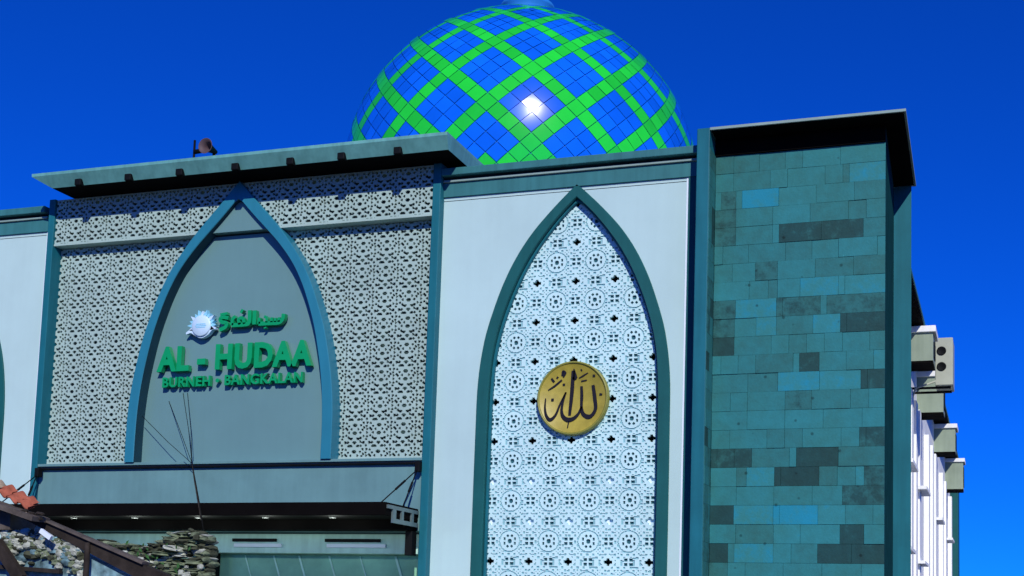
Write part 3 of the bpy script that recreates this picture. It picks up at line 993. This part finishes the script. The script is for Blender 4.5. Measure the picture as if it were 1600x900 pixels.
# ------------------------------------------------------------------ lamps on the eave and under the canopy
order = ['leftmost', 'second from the left', 'third from the left', 'middle', 'third from the right', 'second from the right', 'rightmost']
for k, (x, y) in enumerate(((122, 288), (200, 279.5), (280, 271.5), (367, 263.5), (453, 254.5), (533, 246), (621, 238))):
    p = at(x, y, -0.78)
    o = empty('floodlight', (p[0], -0.72, 9.76), 'small black floodlight on the portal eave edge, %s of seven' % order[k], 'floodlight', 'floodlights along the portal eave')
    MB().box(p[0] - .068, p[0] + .068, -0.805, -0.66, 9.752, 9.875, bev=0.012).build('housing', M['black'], o)
    MB().box(p[0] - .055, p[0] + .055, -0.79, -0.68, 9.744, 9.7515).build('lens', M['soffit'], o)
order = ['leftmost', 'second from the left', 'middle', 'second from the right', 'rightmost']
for k, (x, y) in enumerate(((116, 806.5), (211, 806), (310, 805), (415, 804.5), (520, 804))):
    px_ = at(x, y, -1.12)[0]
    o = empty('downlight', (px_, -1.12, 3.45), 'small round downlight under the black canopy, %s of five' % order[k], 'lamp', 'downlights under the canopy')
    MB().lathe([(0.040, 0.028), (0.050, 0.008), (0.056, 0.008), (0.060, 0.029)], (px_, -1.12, 3.45), 20).build('trim_ring', M['lamp'], o, fix=True)
    MB().lathe([(0.0, 0.020), (0.044, 0.020)], (px_, -1.12, 3.45), 20).build('lens', M['lamp_on'], o, fix=True)
    ld = bpy.data.lights.new('downlight_bulb', 'POINT')
    ld.energy = 11
    ld.shadow_soft_size = 0.05
    ld.color = (0.88, 1.0, 0.93)
    lo = bpy.data.objects.new('downlight_bulb', ld)
    COL.objects.link(lo)
    lo.parent = o
    lo.location = (0, 0, -0.14)

# horn loudspeaker on the portal roof
hp = at(318, 236, -0.1)
hx, hz = hp[0], hp[2]
o = empty('loudspeaker', (hx, 0.1, 10.06), 'small dark horn loudspeaker standing on the portal roof edge', 'loudspeaker')
pr = [(0.0, .24), (.04, .22), (.06, .12), (.085, .0), (.135, -.10), (.15, -.12), (.14, -.124), (.075, -.02), (.02, .08)]
mb = MB()
mb.lathe(pr[:6], (hx + .08, -.05, hz + .07), 28, axis='y')
mb.build('horn', M['black'], o, fix=True)
mb = MB()
mb.lathe(pr[5:], (hx + .08, -.05, hz + .07), 28, axis='y')
mb.build('throat', M['horn_in'], o, fix=True)
MB().tube([(hx + .08, .12, hz + .03), (hx + .08, .12, 10.05)], .03, 8).build('post', M['black'], o)
MB().tube([(hx - .24, -.05, hz + .25), (hx - .24, -.05, 10.05)], .022, 8).tube([(hx - .24, -.05, hz + .02), (hx - .02, -.02, hz + .05)], .045, 8).build('side_bracket', M['black'], o)

# air conditioner on the flank
ap = (at(1461, 528, 9.6), at(1489, 608, 9.6))
ax0, ax1, az0, az1 = ap[0][0], ap[1][0], ap[1][2] + .1, ap[0][2]
o = empty('air_conditioner', ((ax0 + ax1) / 2, 9.8, az0), 'beige outdoor air conditioner hung high on the white side wall', 'air conditioner')
MB().box(ax0, ax1, 9.6, 10.5, az0, az1, bev=0.02).build('casing', M['ac'], o)
for f_ in (.33, .66):
    zc = az0 + (az1 - az0) * (f_ + .06)
    mb = MB()
    mb.lathe([(0.0, -0.012), (0.085, -0.012), (0.10, -0.02), (0.105, 0.0)], (ax0 + .14, 9.6, zc), 24, axis='y')
    mb.build('fan_opening', M['black'], o, fix=True)
MB().box(-2.10, ax1 - .05, 9.74, 9.79, az0 - .05, az0 - .002).build('wall_bracket', M['black'], o)
MB().box(-2.10, ax1 - .05, 10.3, 10.35, az0 - .05, az0 - .002).build('wall_bracket', M['black'], o)

MB().tube([(ax0 + .02, 9.62, az0 + .1), (-1.9, 9.64, az0 - .05), (-2.07, 9.7, az0 - .5), (-2.07, 9.7, 3.0)], .025, 8).build('drain_hose', M['ac'], o)

# loose wires running from the sign down over the canopy edge
kn = at(300, 724, -0.32)
wires = [((222, 650), -.2, 'left'), ((264, 627), 0.04, 'l2'), ((286, 614), 0.04, 'l3'), ((293, 614), 0.04, 'l4')]
o = empty('hanging_wires', (kn[0], kn[1], 3.6), 'thin dark wires hanging from the sign to a knot above the canopy edge', 'wires')
for (x, y), Y, _ in wires:
    p0, p1 = Vector(at(x, y, Y)), Vector(kn)
    mid = p0.lerp(p1, .5) + Vector((0.03, 0, -0.05))
    MB().tube([p0, mid, p1], 0.0055, 6).build('wire', M['black'], o)
p1, p2, p3, p4 = at(300, 724, -.32), at(306, 755, -.8), at(312, 788, -1.375), at(319, 838, -1.40)
MB().tube([p1, p2, p3, p4], 0.009, 6).build('wire', M['black'], o)
MB().tube([p1, at(304, 752, -.8), at(310, 787, -1.372), at(314, 812, -1.39)], 0.010, 6).build('wire', M['wood'], o)

# ------------------------------------------------------------------ mossy stone wall in front of the entrance
def stones(spec):
    pass

def rock(mb, c, s, mi):
    bm = bmesh.new()
    bmesh.ops.create_icosphere(bm, subdivisions=2, radius=0.5)
    ph = [random.uniform(0, 6.28) for _ in range(6)]
    tl = random.gauss(0, .10)
    cr_, sr_ = cos(tl), sin(tl)
    for v in bm.verts:
        n = v.co.normalized()
        q = max(abs(n.x), abs(n.y), abs(n.z))
        k = (1 / q) ** 0.55
        k *= 1 + .13 * sin(5 * n.x + ph[0]) * sin(4 * n.y + ph[1]) + .10 * sin(6 * n.z + ph[2]) + .05 * sin(13 * n.x + ph[3] + 9 * n.z)
        p = Vector((n.x * s[0] * k, n.y * s[1] * k, n.z * s[2] * k)) * .5
        v.co = Vector((p.x * cr_ - p.z * sr_, p.y, p.x * sr_ + p.z * cr_)) + Vector(c)
    bm.verts.index_update()
    mb.add([v.co[:] for v in bm.verts], [[v.index for v in f.verts] for f in bm.faces], mi, False)
    bm.free()

rb = MB()
RY = -3.5
xl, xr = -13.9, -11.22
def rtop(x):
    t = (x - xl) / (xr - xl)
    return 2.86 + .03 * sin(9 * t) + .02 * sin(31 * t) + (.15 if .70 < t < .93 else 0) + (.06 if t > .93 else 0)
z = 0.0
while z < 3.05:
    h = random.uniform(.035, .060) if z > 1.9 else .16
    x = xl + random.uniform(-.1, .05)
    while x < xr - .03:
        w = random.uniform(.10, .30) if z > 1.9 else random.uniform(.2, .4)
        if x + w > xr: w = xr - x
        if z + h * .5 < rtop(x + w / 2):
            mi = random.choice((0, 0, 0, 1, 1, 2))
            hh = h * random.uniform(.8, 1.9)
            rock(rb, (x + w / 2, RY + random.uniform(-.09, .07), z + h / 2 + random.uniform(-.02, .02)), (w * random.uniform(.9, 1.35), random.uniform(.2, .34), hh), mi)
        x += w
    z += h * .9
for k in range(60):                                            # loose chips and slipped pieces
    x = random.uniform(xl, xr)
    zz = random.uniform(2.2, rtop(x))
    q = random.uniform(.03, .09)
    rock(rb, (x, RY - .19 + random.uniform(-.03, .03), zz), (q * random.uniform(.8, 2), .06, q), random.choice((0, 1, 1, 2, 2)))
rw = rb.build('rubble_wall', [M['rubble'], M['rubble_dark'], M['crumb']])
tag(rw, 'low mossy dry stone wall standing before the entrance under the canopy', 'stone wall')
# weeds growing on it
wd = MB()
for k in range(70):
    t = random.random()
    if k < 45: x, zz = random.gauss(-12.35, .16), 2.30 + abs(random.gauss(0, .14))
    else: x, zz = random.uniform(-13.3, -11.4), rtop(0) - .25 + random.uniform(-.3, .15)
    y = RY - .18 + random.uniform(-.05, .03)
    l = random.uniform(.05, .13)
    a = random.uniform(0, 6.28)
    d = Vector((cos(a) * .6, -.3 + random.uniform(-.2, .2), random.uniform(.4, 1))).normalized()
    sd = d.cross(Vector((0, 1, .2))).normalized() * l * .22
    p = Vector((x, y, zz))
    wd.add([p, p + d * l * .5 + sd, p + d * l, p + d * l * .5 - sd], [(0, 1, 2, 3)], 0, True)
o = wd.build('weeds', M['leaf'])
tag(o, 'green weeds sprouting from the mossy stone wall', 'weeds', kind='stuff')

# ------------------------------------------------------------------ old house at the lower left
HY = -7.0
house = empty('old_house', (-12.0, -6.5, 0), 'derelict old house with a clay tile roof corner and crumbling gable wall', 'house')
def hpnt(x, y, Y=HY): return at(x, y, Y)
gw = MB()
P = [hpnt(-60, 850), hpnt(8, 838), hpnt(40, 836), hpnt(75, 838), hpnt(105, 846), hpnt(140, 868), hpnt(190, 893), hpnt(240, 918)]
pts = [(P[0][0], 0), (P[-1][0], 0)] + [(p[0], p[2] - .02) for p in reversed(P)]
gw.slab(pts, HY - .04, HY + .16)
wall = gw.build('gable_wall', M['plaster'], house, fix=True)
cr = MB()
for k in range(190):
    x = random.uniform(8, 128)
    top = 828 + max(0, x - 70) * .42
    y = top + abs(random.gauss(0, 1)) * 24 + random.uniform(-2, 4)
    q = hpnt(x, y, HY - .06)
    s = random.uniform(.03, .11)
    rock(cr, q, (s * random.uniform(.9, 1.8), .10, s), random.choice((0, 0, 0, 1, 2, 3)))
tag(cr.build('crumbled_mortar', [M['crumb'], M['rubble'], M['plaster'], M['rubble_dark']], wall), kind='stuff')
# rafter along the verge and a post
rf = MB()
a, b_ = Vector(hpnt(34, 802, HY - .065)), Vector(hpnt(262, 912, HY - .065))
dz = Vector((0, 0, .035))
n = (b_ - a).normalized()
u = Vector((-n.z, 0, n.x))
def beam(mb, a, b_, h, w, h2=None):
    n = (b_ - a).normalized()
    u = Vector((-n.z, 0, n.x))
    h2 = h2 or h
    vs = []
    for p, hh in ((a, h), (b_, h2)):
        for s, t in ((-1, -1), (1, -1), (1, 1), (-1, 1)): vs.append(p + u * hh * .5 * t + Vector((0, w * .5 * s, 0)))
    mb.add(vs, [(0, 3, 2, 1), (4, 5, 6, 7), (0, 1, 5, 4), (1, 2, 6, 5), (2, 3, 7, 6), (3, 0, 4, 7)])
beam(rf, a, b_, .07, .11, .20)
rf.build('rafter', M['wood'], house, fix=True)
rf = MB()
beam(rf, a + Vector((0, -.03, .05)), b_ + Vector((-.3, -.03, .235)), .018, .14, .03)
rf.build('barge_strip', M['old_plaster'], house, fix=True)
pst = MB()
p = hpnt(131, 850, HY - .22)
pst.tube([(p[0], HY - .16, 0), (p[0] + .01, HY - .16, p[2] - .18), (p[0], HY - .16, p[2] + .02)], [.04, .035, .03], 8)
pst.build('post', M['wood'], house)
pst = MB()
beam(pst, Vector(hpnt(-20, 884, HY - .1)), Vector(hpnt(95, 893, HY - .1)), .05, .06)
beam(pst, Vector(hpnt(-5, 848, HY - .2)), Vector(hpnt(33, 905, HY - .2)), .14, .08)
pst.build('fallen_batten', M['wood'], house, fix=True)
# clay pan tiles at the roof corner, a slope falling to the right
ev_ = MB()
ev_.box(hpnt(-80, 800)[0], hpnt(30, 812)[0], HY - .15, HY + .4, hpnt(0, 829)[2], hpnt(0, 800)[2])
beam(ev_, Vector(hpnt(-60, 768, HY - .25)), Vector(hpnt(64, 812, HY - .25)), .06, .3)
ev_.build('eave_board', M['old_plaster'], house, fix=True)
k = 0
for rrow in range(2):
    for cidx in range(9):
        t = cidx
        base = Vector(hpnt(36 - cidx * 17 + random.uniform(-1, 1), 790 - cidx * 9.0 + random.uniform(-1.5, 1.5), HY - .20))
        off = Vector((-.03, 0.12, 0.050)) * rrow
        cpt = base + off
        mb = MB()
        vs = []
        # S-curved pan tile running back (+y) and slightly up
        N_ = 10
        for yy in (0, .13):
            for i in range(N_ + 1):
                s = i / N_
                zz = .017 * sin(s * 2 * pi) + .016
                vs.append(cpt + Vector(((s - .5) * .155, yy, zz + yy * .33 - (s - .5) * .075)))
        for yy in (0, .13):
            for i in range(N_ + 1):
                s = i / N_
                zz = .017 * sin(s * 2 * pi) - .010
                vs.append(cpt + Vector(((s - .5) * .155, yy, zz + yy * .33 - (s - .5) * .075)))
        m_ = N_ + 1
        fs = []
        for i in range(N_):
            fs += [(i, i + 1, m_ + i + 1, m_ + i), (2 * m_ + i + 1, 2 * m_ + i, 3 * m_ + i, 3 * m_ + i + 1), (i + 1, i, 2 * m_ + i, 2 * m_ + i + 1)]
        mb.add(vs, fs, 0, True)
        mb.build('roof_tile', M['tile_old' if cidx >= 3 or (rrow + cidx) % 5 == 4 else 'tile'], house, fix=True)
# broken hip end
rd = MB()
for q in range(16):
    x = random.uniform(34, 66)
    rock(rd, hpnt(x, 803 + (x - 40) * .2 + random.uniform(-5, 6), HY - .26), (random.uniform(.04, .12), .08, random.uniform(.02, .05)), random.choice((0, 1, 1)))
rd.build('broken_tiles', [M['tile_old'], M['wood']], house)
pp = MB()
beam(pp, Vector(hpnt(64, 829, HY - .26)), Vector(hpnt(80, 841, HY - .26)), .055, .04)
pp.build('white_pipe_end', M['trim'], house, fix=True)

# ------------------------------------------------------------------ ground
def struct(name, mb, m):
    return tag(mb.build(name, m), kind='structure')
struct('ground', MB().add([(-600, -600, -.004), (600, -600, -.004), (600, 900, -.004), (-600, 900, -.004)], [(0, 1, 2, 3)]), M['ground'])
struct('bounce_forecourt', MB().add([(-30, -3.2, 0.004), (4, -3.2, 0.004), (4, 0.6, 0.004), (-30, 0.6, 0.004)], [(0, 1, 2, 3)]), M['paving'])  # unseen pale paving, added and sized to bounce sunlight onto the entrance
struct('road', MB().add([(-600, -26, 0), (600, -26, 0), (600, -14, 0), (-600, -14, 0)], [(0, 1, 2, 3)]), M['ground'])
struct('kerb', MB().box(-600, 600, -14, -13.8, -.02, .12), M['kerb'])

# ------------------------------------------------------------------ light
sd = Vector((0.50, -1.0, 0.70)).normalized()           # towards the sun
elev = math.asin(sd.z)
rot = math.atan2(sd.x, sd.y)
sl = bpy.data.lights.new('sun', 'SUN')
sl.energy = 3.7
sl.angle = radians(0.5)
sl.color = (1.0, 0.95, 0.87)
so = bpy.data.objects.new('sun', sl)
COL.objects.link(so)
so.rotation_euler = sd.to_track_quat('Z', 'Y').to_euler()
so.location = (20, -40, 40)

w = bpy.data.worlds.new('World')
scene.world = w
w.use_nodes = True
nt = w.node_tree
bg = nt.nodes['Background']
sky = nt.nodes.new('ShaderNodeTexSky')
sky.sky_type = 'NISHITA'
sky.sun_disc = False
sky.sun_elevation = elev
sky.sun_rotation = rot
sky.altitude = 1500
sky.air_density = 1.0
sky.dust_density = 0.0
sky.ozone_density = 4.0
mul = nt.nodes.new('ShaderNodeMix')
mul.data_type = 'RGBA'
mul.blend_type = 'MULTIPLY'
mul.inputs[0].default_value = 1.0
mul.inputs[7].default_value = (0.010, 0.265, 1.10, 1)     # the photo's deep, saturated blue
nt.links.new(sky.outputs['Color'], mul.inputs[6])
nt.links.new(mul.outputs[2], bg.inputs['Color'])
bg.inputs['Strength'].default_value = 0.12

vs_ = scene.view_settings
scene.display_settings.display_device = 'sRGB'
vs_.view_transform = 'Standard'
vs_.look = 'None'
vs_.exposure = 0.0
vs_.gamma = 1.0
vs_.use_curve_mapping = False
scene.cycles.max_bounces = 6
